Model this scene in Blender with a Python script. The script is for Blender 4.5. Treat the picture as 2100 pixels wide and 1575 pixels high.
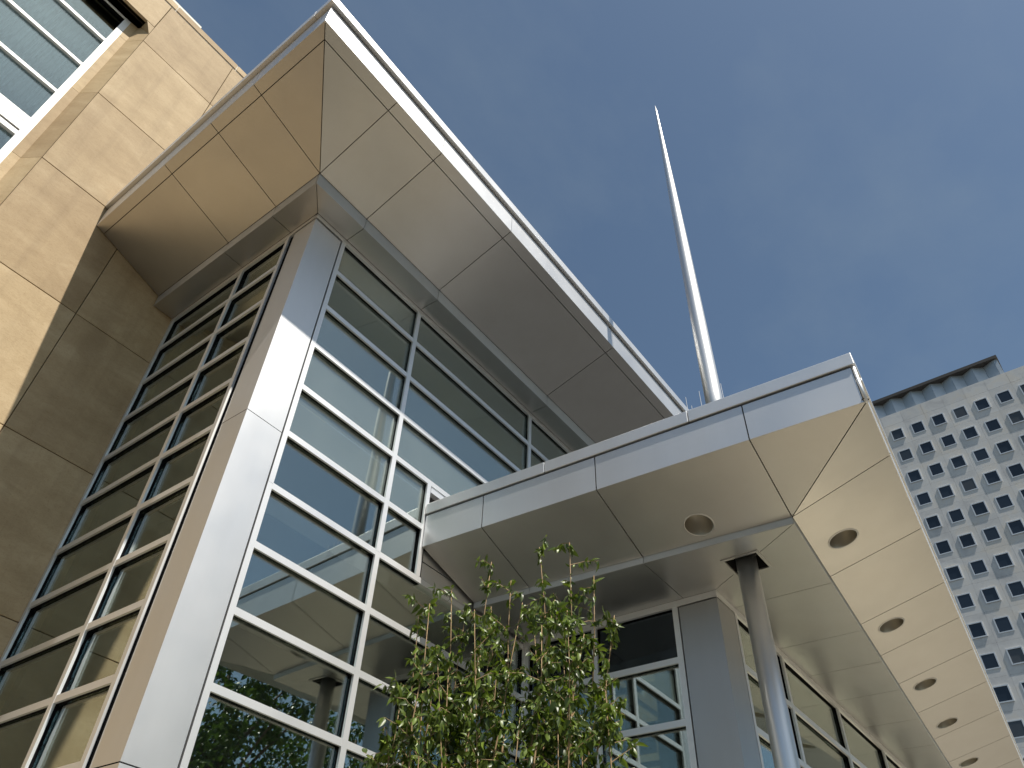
import bpy, bmesh, math, random
from mathutils import Vector, Matrix
random.seed(7)
for o in list(bpy.data.objects): bpy.data.objects.remove(o)
scene = bpy.context.scene
col = scene.collection

# ------------------------------------------------------------------ camera
CAM = Vector((-2.738, -5.339, 1.6))
cd = bpy.data.cameras.new('camera'); cam = bpy.data.objects.new('camera', cd); col.objects.link(cam)
right = Vector((0.61577529, -0.78559248, 0.06054129))
down = Vector((0.56686222, 0.38833621, -0.72654127))
fwd = Vector((0.54725498, 0.48170473, 0.68445053))
M = Matrix((right, -down, -fwd)).transposed().to_4x4(); M.translation = CAM
cam.matrix_world = M
cd.sensor_width = 36; cd.lens = 36 * 1559.33 / 2100
cd.shift_x = 62.7 / 2100; cd.shift_y = -6.07 / 2100
cd.clip_start = 0.05; cd.clip_end = 2000
scene.camera = cam

# ------------------------------------------------------------------ world and sun
SUN_TRAVEL = Vector((0.112, 0.62, -1.0)).normalized()
EL = math.asin(-SUN_TRAVEL.z)
w = bpy.data.worlds.new('World'); scene.world = w; w.use_nodes = True
nt = w.node_tree; nt.nodes.clear()
out = nt.nodes.new('ShaderNodeOutputWorld'); bg = nt.nodes.new('ShaderNodeBackground')
sky = nt.nodes.new('ShaderNodeTexSky'); sky.sky_type = 'NISHITA'; sky.sun_disc = False
sky.sun_elevation = EL; sky.sun_rotation = math.atan2(-SUN_TRAVEL.x, -SUN_TRAVEL.y)
sky.altitude = 0; sky.air_density = 1.0; sky.dust_density = 1.1; sky.ozone_density = 0.6
# thin high cirrus veil
tc = nt.nodes.new('ShaderNodeTexCoord'); mp = nt.nodes.new('ShaderNodeMapping'); mp.inputs['Scale'].default_value = (1.2, 2.2, 3.0)
nz = nt.nodes.new('ShaderNodeTexNoise'); nz.inputs['Scale'].default_value = 1.6; nz.inputs['Detail'].default_value = 6; nz.inputs['Roughness'].default_value = 0.55
rp = nt.nodes.new('ShaderNodeMapRange'); rp.inputs['From Min'].default_value = 0.45; rp.inputs['From Max'].default_value = 0.85; rp.inputs['To Max'].default_value = 0.24
hs = nt.nodes.new('ShaderNodeHueSaturation'); hs.inputs['Saturation'].default_value = 0.98
mx = nt.nodes.new('ShaderNodeMixRGB'); mx.inputs['Color2'].default_value = (3.6, 4.0, 4.3, 1)
L = nt.links.new
L(tc.outputs['Generated'], mp.inputs['Vector']); L(mp.outputs[0], nz.inputs['Vector']); L(nz.outputs['Fac'], rp.inputs['Value'])
L(sky.outputs[0], hs.inputs['Color']); L(hs.outputs[0], mx.inputs['Color1']); L(rp.outputs[0], mx.inputs['Fac'])
tn_ = nt.nodes.new('ShaderNodeMixRGB'); tn_.blend_type = 'MULTIPLY'; tn_.inputs[0].default_value = 1; tn_.inputs[2].default_value = (0.95, 1.03, 1.0, 1)
L(mx.outputs[0], tn_.inputs[1]); L(tn_.outputs[0], bg.inputs['Color']); bg.inputs['Strength'].default_value = 0.083
L(bg.outputs[0], out.inputs['Surface'])
sd = bpy.data.lights.new('sun', 'SUN'); sd.energy = 5.0; sd.angle = math.radians(0.53); sd.color = (1.0, 0.94, 0.84)
so = bpy.data.objects.new('sun', sd); col.objects.link(so); so.location = (-5, -20, 40)
so.rotation_euler = SUN_TRAVEL.to_track_quat('-Z', 'Y').to_euler()
vs = scene.view_settings
vs.view_transform = 'Standard'; vs.look = 'None'; vs.gamma = 1; vs.exposure = 0.3; vs.use_curve_mapping = False
scene.render.engine = 'CYCLES'
scene.cycles.max_bounces = 8; scene.cycles.transparent_max_bounces = 16
scene.cycles.caustics_reflective = True

# ------------------------------------------------------------------ materials
def newmat(name):
    m = bpy.data.materials.new(name); m.use_nodes = True
    n = m.node_tree; n.nodes.clear()
    o = n.nodes.new('ShaderNodeOutputMaterial'); b = n.nodes.new('ShaderNodeBsdfPrincipled')
    n.links.new(b.outputs[0], o.inputs['Surface'])
    return m, n, b, o
def noise(n, scale, detail=4, rough=0.5, vec=None, dist=0.0):
    t = n.nodes.new('ShaderNodeTexNoise'); t.inputs['Scale'].default_value = scale; t.inputs['Detail'].default_value = detail
    t.inputs['Roughness'].default_value = rough; t.inputs['Distortion'].default_value = dist
    if vec is None:
        g = n.nodes.new('ShaderNodeNewGeometry'); vec = g.outputs['Position']
    n.links.new(vec, t.inputs['Vector']); return t
def ramp(n, src, stops):
    r = n.nodes.new('ShaderNodeValToRGB'); e = r.color_ramp.elements
    while len(e) < len(stops): e.new(0.5)
    for i, (p, c) in enumerate(stops): e[i].position = p; e[i].color = (*c, 1) if len(c) == 3 else c
    n.links.new(src, r.inputs[0]); return r
def maprange(n, src, a, b, c, d):
    r = n.nodes.new('ShaderNodeMapRange'); r.inputs[1].default_value = a; r.inputs[2].default_value = b; r.inputs[3].default_value = c; r.inputs[4].default_value = d
    n.links.new(src, r.inputs[0]); return r
def bump(n, b, src, strength, dist=0.01):
    k = n.nodes.new('ShaderNodeBump'); k.inputs['Strength'].default_value = strength; k.inputs['Distance'].default_value = dist
    n.links.new(src, k.inputs['Height']); n.links.new(k.outputs[0], b.inputs['Normal'])
def mapped(n, scale):
    g = n.nodes.new('ShaderNodeNewGeometry'); p = n.nodes.new('ShaderNodeMapping'); p.inputs['Scale'].default_value = scale
    n.links.new(g.outputs['Position'], p.inputs['Vector']); return p.outputs[0]
def omap(n, scale):
    # world position shifted and turned per object, so that every slab is cut from another block
    g = n.nodes.new('ShaderNodeNewGeometry'); oi = n.nodes.new('ShaderNodeObjectInfo')
    k = n.nodes.new('ShaderNodeMath'); k.operation = 'MULTIPLY'; k.inputs[1].default_value = 137.0; n.links.new(oi.outputs['Random'], k.inputs[0])
    a = n.nodes.new('ShaderNodeVectorMath'); a.operation = 'ADD'; n.links.new(g.outputs['Position'], a.inputs[0]); n.links.new(k.outputs[0], a.inputs[1])
    an = maprange(n, oi.outputs['Random'], 0, 1, -0.5, 0.5); cx = n.nodes.new('ShaderNodeCombineXYZ'); n.links.new(an.outputs[0], cx.inputs[1])
    p = n.nodes.new('ShaderNodeMapping'); p.inputs['Scale'].default_value = scale; n.links.new(a.outputs[0], p.inputs['Vector']); n.links.new(cx.outputs[0], p.inputs['Rotation'])
    return p.outputs[0]
def objrand(n):
    return n.nodes.new('ShaderNodeObjectInfo').outputs['Random']
def mixc(n, fac, a, b, mode='MIX'):
    m = n.nodes.new('ShaderNodeMixRGB'); m.blend_type = mode
    for i, v in ((0, fac), (1, a), (2, b)):
        if hasattr(v, 'is_linked'): n.links.new(v, m.inputs[i])
        elif isinstance(v, (int, float)): m.inputs[i].default_value = v
        else: m.inputs[i].default_value = (*v, 1)
    return m.outputs[0]

def metal(name, base, rough, metallic, var=0.04, wav=0.02):
    m, n, b, o = newmat(name)
    b.inputs['Metallic'].default_value = metallic
    t = noise(n, 1.3, 3); r = objrand(n)
    v = maprange(n, r, 0, 1, 1 - var, 1 + var)
    c = n.nodes.new('ShaderNodeMixRGB'); c.blend_type = 'MULTIPLY'; c.inputs[0].default_value = 1; c.inputs[1].default_value = (*base, 1)
    n.links.new(v.outputs[0], c.inputs[2])
    sk = ramp(n, noise(n, 1.0, 5, 0.65, mapped(n, (2.2, 2.2, 0.35))).outputs['Fac'], [(0.30, (0.955, 0.95, 0.945)), (0.62, (1, 1, 1))]).outputs[0]
    n.links.new(mixc(n, 1.0, c.outputs[0], sk, 'MULTIPLY'), b.inputs['Base Color'])
    rr = maprange(n, t.outputs['Fac'], 0.3, 0.7, rough - 0.03, rough + 0.04); n.links.new(rr.outputs[0], b.inputs['Roughness'])
    if wav: bump(n, b, noise(n, 1.1, 2).outputs['Fac'], wav, 0.05)
    return m
MAT = {}
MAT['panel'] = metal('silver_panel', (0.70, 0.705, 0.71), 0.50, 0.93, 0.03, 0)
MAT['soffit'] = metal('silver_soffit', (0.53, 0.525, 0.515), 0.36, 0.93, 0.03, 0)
MAT['frame'] = metal('anodised_frame', (0.80, 0.805, 0.81), 0.52, 0.82, 0.02, 0)
MAT['steel'] = None
MAT['pier'] = metal('shade_toned_pier_metal', (0.44, 0.445, 0.45), 0.42, 0.93, 0.03, 0)  # cladding metal darkened in its colour to stand in for shade on the pier
MAT['cap'] = metal('coping_metal', (0.74, 0.745, 0.75), 0.48, 0.85, 0.02, 0)
m, n, b, o = newmat('brushed_stainless'); MAT['steel'] = m
b.inputs['Metallic'].default_value = 0.85; b.inputs['Base Color'].default_value = (0.70, 0.70, 0.69, 1)
t = noise(n, 1, 3, 0.6, mapped(n, (60, 60, 1.2)))
n.links.new(maprange(n, t.outputs['Fac'], 0.3, 0.7, 0.36, 0.46).outputs[0], b.inputs['Roughness'])
bump(n, b, noise(n, 1, 2, 0.5, mapped(n, (3, 3, 120))).outputs['Fac'], 0.06, 0.004)
b.inputs['Anisotropic'].default_value = 0.2

def plain(name, c, rough=0.7, metallic=0.0, nscale=None, amt=0.15):
    m, n, b, o = newmat(name); b.inputs['Roughness'].default_value = rough; b.inputs['Metallic'].default_value = metallic
    if nscale:
        t = noise(n, nscale, 5, 0.6)
        lo = tuple(x * (1 - amt) for x in c); hi = tuple(min(1, x * (1 + amt)) for x in c)
        n.links.new(ramp(n, t.outputs['Fac'], [(0.3, lo), (0.7, hi)]).outputs[0], b.inputs['Base Color'])
    else: b.inputs['Base Color'].default_value = (*c, 1)
    return m
MAT['gasket'] = plain('black_gasket', (0.004, 0.004, 0.005), 0.9); MAT['gasket'].node_tree.nodes['Principled BSDF'].inputs['Specular IOR Level'].default_value = 0.1
MAT['dark'] = plain('dark_backing', (0.018, 0.017, 0.016), 0.8)
MAT['joint'] = plain('soffit_joint_backing', (0.10, 0.085, 0.065), 0.8)
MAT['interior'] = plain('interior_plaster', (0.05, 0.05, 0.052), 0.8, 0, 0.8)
MAT['whiteframe'] = plain('white_window_paint', (0.80, 0.80, 0.78), 0.45, 0, 20, 0.03)
MAT['curtain'] = plain('curtain_cloth', (0.10, 0.12, 0.13), 0.9, 0, 3)
MAT['roofing'] = plain('roof_membrane', (0.06, 0.06, 0.06), 0.9, 0, 2)
MAT['rod'] = plain('aluminium_rod', (0.7, 0.7, 0.7), 0.4, 0.6)

def glass(name, refl, tint, gcol, rough=0.0):
    m = bpy.data.materials.new(name); m.use_nodes = True; n = m.node_tree; n.nodes.clear()
    o = n.nodes.new('ShaderNodeOutputMaterial'); mixs = n.nodes.new('ShaderNodeMixShader')
    tr = n.nodes.new('ShaderNodeBsdfTransparent'); tr.inputs[0].default_value = (*tint, 1)
    gl = n.nodes.new('ShaderNodeBsdfGlossy'); gl.inputs['Color'].default_value = (*gcol, 1); gl.inputs['Roughness'].default_value = rough
    lw = n.nodes.new('ShaderNodeLayerWeight'); lw.inputs['Blend'].default_value = 0.5
    pw = n.nodes.new('ShaderNodeMath'); pw.operation = 'POWER'; pw.inputs[1].default_value = 5; n.links.new(lw.outputs['Facing'], pw.inputs[0])
    f = maprange(n, pw.outputs[0], 0.0, 1.0, refl, 1.0)
    k = n.nodes.new('ShaderNodeBump'); k.inputs['Strength'].default_value = 0.05; k.inputs['Distance'].default_value = 0.02
    n.links.new(noise(n, 1.1, 1, 0.4).outputs['Fac'], k.inputs['Height']); n.links.new(k.outputs[0], gl.inputs['Normal'])
    n.links.new(f.outputs[0], mixs.inputs[0]); n.links.new(tr.outputs[0], mixs.inputs[1]); n.links.new(gl.outputs[0], mixs.inputs[2])
    n.links.new(mixs.outputs[0], o.inputs['Surface'])
    return m
MAT['glass'] = glass('coated_glass', 0.27, (0.92, 0.96, 0.94), (0.87, 0.95, 0.91))
def frit(name, base, amount):
    m = MAT[base].copy(); m.name = name; n = m.node_tree
    o = [k for k in n.nodes if k.type == 'OUTPUT_MATERIAL'][0]; src = o.inputs['Surface'].links[0].from_socket
    d = n.nodes.new('ShaderNodeBsdfDiffuse'); d.inputs[0].default_value = (0.62, 0.70, 0.66, 1)
    k = n.nodes.new('ShaderNodeMixShader'); t = noise(n, 0.9, 4, 0.6)
    n.links.new(maprange(n, t.outputs['Fac'], 0.3, 0.7, amount * 0.8, amount * 1.2).outputs[0], k.inputs[0])
    n.links.new(src, k.inputs[1]); n.links.new(d.outputs[0], k.inputs[2]); n.links.new(k.outputs[0], o.inputs['Surface'])
    return m
MAT['frit'] = frit('fritted_glass', 'glass', 0.10)
MAT['darkglass'] = glass('dark_spandrel_glass', 0.09, (0.05, 0.06, 0.07), (0.7, 0.85, 1.0))
MAT['oldglass'] = glass('old_window_glass', 0.16, (0.75, 0.82, 0.84), (0.8, 0.95, 1.0))

# limestone slabs
m, n, b, o = newmat('honed_limestone'); MAT['stone'] = m
r = objrand(n)
base = ramp(n, noise(n, 1.3, 6, 0.62, omap(n, (0.8, 0.8, 1.7)), 0.5).outputs['Fac'],
            [(0.28, (0.39, 0.278, 0.148)), (0.5, (0.472, 0.348, 0.196)), (0.72, (0.555, 0.425, 0.255))]).outputs[0]
tint = ramp(n, r, [(0.0, (0.84, 0.82, 0.80)), (0.5, (1, 1, 1)), (1.0, (1.10, 1.12, 1.15))]).outputs[0]
c1 = mixc(n, 1.0, base, tint, 'MULTIPLY')
vein = ramp(n, noise(n, 4.5, 8, 0.72, omap(n, (1, 1, 2.6)), 1.0).outputs['Fac'], [(0.46, (1, 1, 1)), (0.5, (0.80, 0.74, 0.66)), (0.54, (1, 1, 1))]).outputs[0]
c2 = mixc(n, 0.38, c1, vein, 'MULTIPLY')
speck = ramp(n, noise(n, 55, 3, 0.6).outputs['Fac'], [(0.30, (0.78, 0.72, 0.64)), (0.42, (1, 1, 1))]).outputs[0]
c3 = mixc(n, 0.6, c2, speck, 'MULTIPLY')
stain = ramp(n, noise(n, 0.9, 5, 0.6).outputs['Fac'], [(0.35, (0.84, 0.82, 0.80)), (0.6, (1, 1, 1))]).outputs[0]
c4 = mixc(n, 0.5, c3, stain, 'MULTIPLY')
drip = ramp(n, noise(n, 1.0, 6, 0.65, mapped(n, (3.2, 3.2, 0.22))).outputs['Fac'], [(0.36, (0.80, 0.78, 0.76)), (0.52, (1, 1, 1))]).outputs[0]
c5 = mixc(n, 0.55, c4, drip, 'MULTIPLY')
n.links.new(c5, b.inputs['Base Color']); b.inputs['Roughness'].default_value = 0.75
bump(n, b, noise(n, 22, 7, 0.7, omap(n, (1, 1, 2.4))).outputs['Fac'], 0.35, 0.006)
MAT['mortar'] = plain('pale_mortar', (0.62, 0.56, 0.46), 0.9, 0, 30)
MAT['jointdark'] = plain('dark_joint', (0.16, 0.12, 0.07), 0.9)
MAT['lightstone'] = plain('pale_coping', (0.80, 0.78, 0.70), 0.8, 0, 5, 0.05)

# tower precast
m, n, b, o = newmat('pale_precast'); MAT['precast'] = m
r = objrand(n)
base = ramp(n, noise(n, 0.35, 7, 0.65, None, 0.6).outputs['Fac'], [(0.3, (0.50, 0.495, 0.49)), (0.5, (0.62, 0.615, 0.60)), (0.62, (0.64, 0.605, 0.55)), (0.75, (0.72, 0.715, 0.71))]).outputs[0]
tn = maprange(n, r, 0, 1, 0.94, 1.05)
n.links.new(mixc(n, 1.0, base, tn.outputs[0], 'MULTIPLY'), b.inputs['Base Color']); b.inputs['Roughness'].default_value = 0.8
MAT['towerframe'] = plain('tower_window_frame', (0.60, 0.63, 0.66), 0.4, 0.2)
m, n, b, o = newmat('tower_glass'); MAT['towerglass'] = m
n.links.new(ramp(n, objrand(n), [(0.0, (0.012, 0.02, 0.032)), (0.75, (0.025, 0.036, 0.052)), (0.8, (0.05, 0.06, 0.07)), (1.0, (0.075, 0.08, 0.085))]).outputs[0], b.inputs['Base Color']); b.inputs['Roughness'].default_value = 0.06; b.inputs['IOR'].default_value = 1.5
MAT['folded'] = plain('folded_blue_grey_metal', (0.42, 0.48, 0.53), 0.45, 0.3, 0.4, 0.08)
MAT['darkslab'] = plain('dark_roof_slab', (0.055, 0.05, 0.045), 0.7)

# ground
m, n, b, o = newmat('warm_paving'); MAT['paving'] = m
br = n.nodes.new('ShaderNodeTexBrick'); g = n.nodes.new('ShaderNodeNewGeometry'); n.links.new(g.outputs['Position'], br.inputs['Vector'])
br.inputs['Scale'].default_value = 1.0; br.inputs['Brick Width'].default_value = 0.6; br.inputs['Row Height'].default_value = 0.6; br.inputs['Mortar Size'].default_value = 0.006
br.inputs['Color1'].default_value = (0.35, 0.305, 0.23, 1); br.inputs['Color2'].default_value = (0.31, 0.27, 0.205, 1); br.inputs['Mortar'].default_value = (0.2, 0.17, 0.12, 1)
st = ramp(n, noise(n, 0.5, 6, 0.6).outputs['Fac'], [(0.3, (0.85, 0.85, 0.85)), (0.7, (1.05, 1.05, 1.05))]).outputs[0]
n.links.new(mixc(n, 1.0, br.outputs['Color'], st, 'MULTIPLY'), b.inputs['Base Color']); b.inputs['Roughness'].default_value = 0.85

# plants
def leafmat(name, a, c):
    m, n, b, o = newmat(name)
    g = n.nodes.new('ShaderNodeNewGeometry')
    cr = ramp(n, g.outputs['Random Per Island'], [(0.0, a), (0.8, c), (1.0, tuple(min(1, x * 1.7) for x in c))])
    n.links.new(cr.outputs[0], b.inputs['Base Color']); b.inputs['Roughness'].default_value = 0.38; b.inputs['Specular IOR Level'].default_value = 0.5
    tl = n.nodes.new('ShaderNodeBsdfTranslucent'); n.links.new(mixc(n, 1.0, cr.outputs[0], (1.3, 1.4, 0.5), 'MULTIPLY'), tl.inputs[0])
    ms = n.nodes.new('ShaderNodeMixShader'); ms.inputs[0].default_value = 0.28
    n.links.new(b.outputs[0], ms.inputs[1]); n.links.new(tl.outputs[0], ms.inputs[2]); n.links.new(ms.outputs[0], o.inputs['Surface'])
    return m
MAT['leaf'] = leafmat('shrub_leaf', (0.034, 0.062, 0.010), (0.115, 0.16, 0.024))
MAT['treeleaf'] = leafmat('street_tree_leaf', (0.035, 0.07, 0.015), (0.07, 0.12, 0.025))
MAT['stem'] = plain('young_bark', (0.30, 0.20, 0.10), 0.7, 0, 30, 0.25)
MAT['bark'] = plain('grey_bark', (0.12, 0.09, 0.065), 0.9, 0, 12, 0.3)

# ------------------------------------------------------------------ builders
def thing(name, label, cat, loc=(0, 0, 0), group=None):
    o = bpy.data.objects.new(name, None); col.objects.link(o); o.location = loc
    o['label'] = label; o['category'] = cat; o.empty_display_size = 0.3
    if group: o['group'] = group
    return o
def origin(p):
    v = Vector((0, 0, 0))
    while p is not None: v = v + p.location; p = p.parent
    return v
class MB:
    def __init__(s): s.v = []; s.f = []
    def face(s, pts):
        i = len(s.v); s.v += [tuple(p) for p in pts]; s.f.append(tuple(range(i, i + len(pts))))
    def prism(s, pts, off):
        """closed slab: polygon pts (outer face, any winding) extruded by off"""
        pts = [Vector(p) for p in pts]; off = Vector(off)
        nrm = Vector((0, 0, 0))
        for a in range(len(pts)): nrm += (pts[a] - pts[0]).cross(pts[(a + 1) % len(pts)] - pts[0])
        if nrm.dot(off) > 0: pts = pts[::-1]
        i = len(s.v); k = len(pts)
        s.v += [tuple(p) for p in pts] + [tuple(p + off) for p in pts]
        s.f.append(tuple(range(i, i + k))); s.f.append(tuple(range(i + 2 * k - 1, i + k - 1, -1)))
        for a in range(k):
            c = (a + 1) % k; s.f.append((i + c, i + a, i + k + a, i + k + c))
    def box(s, x0, x1, y0, y1, z0, z1):
        s.prism([(x0, y0, z0), (x1, y0, z0), (x1, y1, z0), (x0, y1, z0)], (0, 0, z1 - z0))
    def tube(s, path, radii, seg=8, cap=True):
        n0 = len(s.v); path = [Vector(p) for p in path]
        for i, p in enumerate(path):
            d = (path[min(i + 1, len(path) - 1)] - path[max(i - 1, 0)]).normalized()
            a = d.orthogonal().normalized() if abs(d.z) < 0.9 else (Vector((1, 0, 0)) - d * d.x).normalized()
            bb = d.cross(a)
            for k in range(seg):
                t = 2 * math.pi * k / seg; s.v.append(tuple(p + (a * math.cos(t) + bb * math.sin(t)) * radii[i]))
        for i in range(len(path) - 1):
            for k in range(seg):
                k2 = (k + 1) % seg
                s.f.append((n0 + i * seg + k, n0 + i * seg + k2, n0 + (i + 1) * seg + k2, n0 + (i + 1) * seg + k))
        if cap:
            s.f.append(tuple(n0 + k for k in range(seg))[::-1]); e = n0 + (len(path) - 1) * seg; s.f.append(tuple(e + k for k in range(seg)))
    def build(s, name, mat, parent=None, smooth=False, loc=None):
        og = origin(parent) if loc is None else Vector(loc)
        me = bpy.data.meshes.new(name); me.from_pydata([tuple(Vector(v) - og) for v in s.v], [], s.f); me.validate()
        me.materials.append(MAT[mat]); me.update()
        if smooth:
            for p in me.polygons: p.use_smooth = True
        o = bpy.data.objects.new(name, me); col.objects.link(o)
        if loc is not None and parent is None: o.location = loc
        o.parent = parent
        return o
def boxobj(name, mat, parent, *b):
    m = MB(); m.box(*b); return m.build(name, mat, parent)
def clip(poly, p0, nrm):
    """keep the part of a 2-D convex polygon on the side (p-p0).nrm >= 0"""
    res = []
    for i in range(len(poly)):
        a, c = poly[i], poly[(i + 1) % len(poly)]
        da = (a[0] - p0[0]) * nrm[0] + (a[1] - p0[1]) * nrm[1]; dc = (c[0] - p0[0]) * nrm[0] + (c[1] - p0[1]) * nrm[1]
        if da >= 0: res.append(a)
        if (da > 0 > dc) or (da < 0 < dc):
            t = da / (da - dc); res.append((a[0] + t * (c[0] - a[0]), a[1] + t * (c[1] - a[1])))
    return res
def area(p): return abs(sum(p[i][0] * p[(i + 1) % len(p)][1] - p[(i + 1) % len(p)][0] * p[i][1] for i in range(len(p)))) / 2
def subtract(poly, hole):
    """convex poly minus convex hole (counter-clockwise) -> convex pieces"""
    pieces = []; rest = poly
    for i in range(len(hole)):
        a, c = hole[i], hole[(i + 1) % len(hole)]; nin = (-(c[1] - a[1]), c[0] - a[0])
        outp = clip(rest, a, (-nin[0], -nin[1]))
        if len(outp) >= 3 and area(outp) > 1e-7: pieces.append(outp)
        rest = clip(rest, a, nin)
        if len(rest) < 3: break
    return pieces
def inset(poly, d):
    """shrink a convex 2-D polygon by d on every side"""
    A2 = sum(poly[i][0] * poly[(i + 1) % len(poly)][1] - poly[(i + 1) % len(poly)][0] * poly[i][1] for i in range(len(poly)))
    if A2 < 0: poly = poly[::-1]
    res = poly
    for i in range(len(poly)):
        a, c = poly[i], poly[(i + 1) % len(poly)]; l = math.hypot(c[0] - a[0], c[1] - a[1])
        if l < 1e-9: continue
        nn = (-(c[1] - a[1]) / l, (c[0] - a[0]) / l)
        res = clip(res, (a[0] + nn[0] * d, a[1] + nn[1] * d), nn)
    return res
def soffit_panel(name, mat, parent, poly, zf, holes=(), gap=0.005, th=0.025):
    """plan polygon -> panel whose underside follows zf(x, y), edges turned up"""
    poly = inset(poly, gap)
    if len(poly) < 3 or area(poly) < 1e-4: return None
    pieces = [poly]
    for h in holes:
        new = []
        for p in pieces: new += subtract(p, h)
        pieces = new
    mb = MB()
    for p in pieces:
        q = [Vector((x, y, zf(x, y))) for x, y in p]
        nrm = sum(((q[i] - q[0]).cross(q[(i + 1) % len(q)] - q[0]) for i in range(len(q))), Vector())
        mb.face(q[::-1] if nrm.z > 0 else q)
    for ring in [poly] + [h for h in holes]:
        if ring is not poly and area(clipall(ring, poly)) < 0.999 * area(ring): continue
        for i in range(len(ring)):
            a, c = ring[i], ring[(i + 1) % len(ring)]
            mb.face([(a[0], a[1], zf(*a)), (c[0], c[1], zf(*c)), (c[0], c[1], zf(*c) + th), (a[0], a[1], zf(*a) + th)])
    return mb.build(name, mat, parent)
def clipall(a, poly):
    A2 = sum(poly[i][0] * poly[(i + 1) % len(poly)][1] - poly[(i + 1) % len(poly)][0] * poly[i][1] for i in range(len(poly)))
    if A2 < 0: poly = poly[::-1]
    for i in range(len(poly)):
        p, c = poly[i], poly[(i + 1) % len(poly)]
        a = clip(a, p, (-(c[1] - p[1]), c[0] - p[0]))
        if len(a) < 3: return [(0, 0), (0, 0), (0, 0)]
    return a
def bevel_obj(o, wdt, seg=2):
    md = o.modifiers.new('bevel', 'BEVEL'); md.width = wdt; md.segments = seg; md.limit_method = 'ANGLE'

# ------------------------------------------------------------------ ground
MAT['asphalt'] = plain('street_asphalt', (0.06, 0.058, 0.055), 0.9, 0, 8)
MAT['mulch'] = plain('planting_mulch', (0.045, 0.035, 0.022), 0.95, 0, 9, 0.4)
g = MB(); g.face([(-600, -600, 0), (600, -600, 0), (600, 600, 0), (-600, 600, 0)])
go = g.build('ground', 'asphalt'); go['kind'] = 'structure'
go = boxobj('plaza_paving', 'paving', None, -1.2, 40, -9, 3.05, 0.004, 0.1); go['kind'] = 'structure'
MAT['concrete'] = plain('pale_bounce_concrete', (0.60, 0.52, 0.375), 0.85, 0, 1.5, 0.06)
go = boxobj('bounce_slab', 'concrete', None, 7.0, 18.5, -16, -3.6, 0.104, 0.13); go['kind'] = 'structure'  # added pale slab, out of view, placed to brighten the outer canopy soffit
go = boxobj('planting_bed', 'mulch', None, -0.4, 1.2, -3.3, -1.7, 0.004, 0.12); go['kind'] = 'structure'

# ================================================================== limestone building
SY = 3.08
stone = thing('limestone_building', 'tan limestone building with a tall white framed window behind the glass pavilion', 'building', (-4, SY + 1, 0))
ZC = [-0.2, 1.09, 2.97, 4.84, 6.70, 8.57, 10.45, 12.32, 14.19, 15.62]
XJ = [-8.0, -6.35, -4.95, -2.49, -1.10, 0.28, 1.65, 3.02]
JW = 0.005
def stone_slab(x0, x1, z0, z1, y0=SY, d=0.12, name='stone_panel', mat='stone'):
    j = JW
    o = boxobj(name, mat, stone, x0 + j, x1 - j, y0, y0 + d, z0 + j, z1 - j); bevel_obj(o, 0.004, 1); return o
WIN = (-4.95, -2.49, 8.57, 14.73)
for zi in range(len(ZC) - 1):
    for xi in range(len(XJ) - 1):
        x0, x1, z0, z1 = XJ[xi], XJ[xi + 1], ZC[zi], ZC[zi + 1]
        if x0 >= 0.2 and z0 < 8.5: continue
        if x0 >= WIN[0] - 0.01 and x1 <= WIN[1] + 0.01:
            if z0 >= WIN[2] - 0.01 and z1 <= WIN[3]: continue
            if z0 < WIN[3] < z1: z0 = WIN[3]
            xm = (x0 + x1) / 2
            stone_slab(x0, xm, z0, z1); stone_slab(xm, x1, z0, z1); continue
        stone_slab(x0, x1, z0, z1)
# chamfered corner block at the window head
mb = MB(); mb.prism([(-2.49, SY + 0.002, 14.46), (-2.49, SY + 0.002, 14.728), (-2.63, SY + 0.002, 14.728)], (0, 0.30, 0)); mb.build('stone_corner', 'stone', stone)
mb = MB(); mb.prism([(-4.95, SY + 0.002, 14.46), (-4.95, SY + 0.002, 14.728), (-4.81, SY + 0.002, 14.728)], (0, 0.30, 0)); mb.build('stone_corner', 'stone', stone)
for s, xo in ((1, -2.49), (-1, -4.95)):
    for k in range(len(ZC) - 1):
        z0, z1 = max(ZC[k], WIN[2]), min(ZC[k + 1], WIN[3])
        if z1 - z0 < 0.05: continue
        mb = MB()
        xi_ = xo - s * 0.172; xin = xo - s * 0.295
        # splayed reveal, then a flat inner architrave
        pr = [(xo, SY + 0.115), (xo + s * 0.0, SY + 0.004), (xi_, SY + 0.25), (xin, SY + 0.255), (xin, SY + 0.40), (xo, SY + 0.40)]
        if s < 0: pr = pr[::-1]
        mb.prism([(p[0], p[1], z0 + 0.003) for p in pr], (0, 0, z1 - z0 - 0.006)); mb.build('jamb_stone', 'stone', stone)
boxobj('lintel_soffit', 'stone', stone, -4.95, -2.49, SY + 0.121, SY + 0.45, 14.735, 14.9)
boxobj('window_sill', 'stone', stone, -5.0, -2.44, SY - 0.06, SY + 0.40, 8.42, 8.565)
# parapet band, mortar bed and pale coping
for x0, x1 in ((-8.0, -5.5), (-5.5, -4.0), (-4.0, -2.41), (-2.41, -1.04), (-1.04, 0.4), (0.4, 3.02)):
    boxobj('parapet_stone', 'stone', stone, x0 + 0.012, x1 - 0.012, SY - 0.012, SY + 0.30, 15.645, 15.80)
boxobj('mortar_bed', 'mortar', stone, -8, 3.0, SY + 0.004, SY + 0.2, 15.615, 15.648)
for x in (-5.5, -4.0, -2.41, -1.04, 0.4): boxobj('mortar_joint', 'mortar', stone, x - 0.0115, x + 0.0115, SY - 0.002, SY + 0.2, 15.65, 15.796)
boxobj('coping', 'lightstone', stone, -8, -1.92, SY + 0.05, SY + 0.5, 15.802, 15.96)
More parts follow.
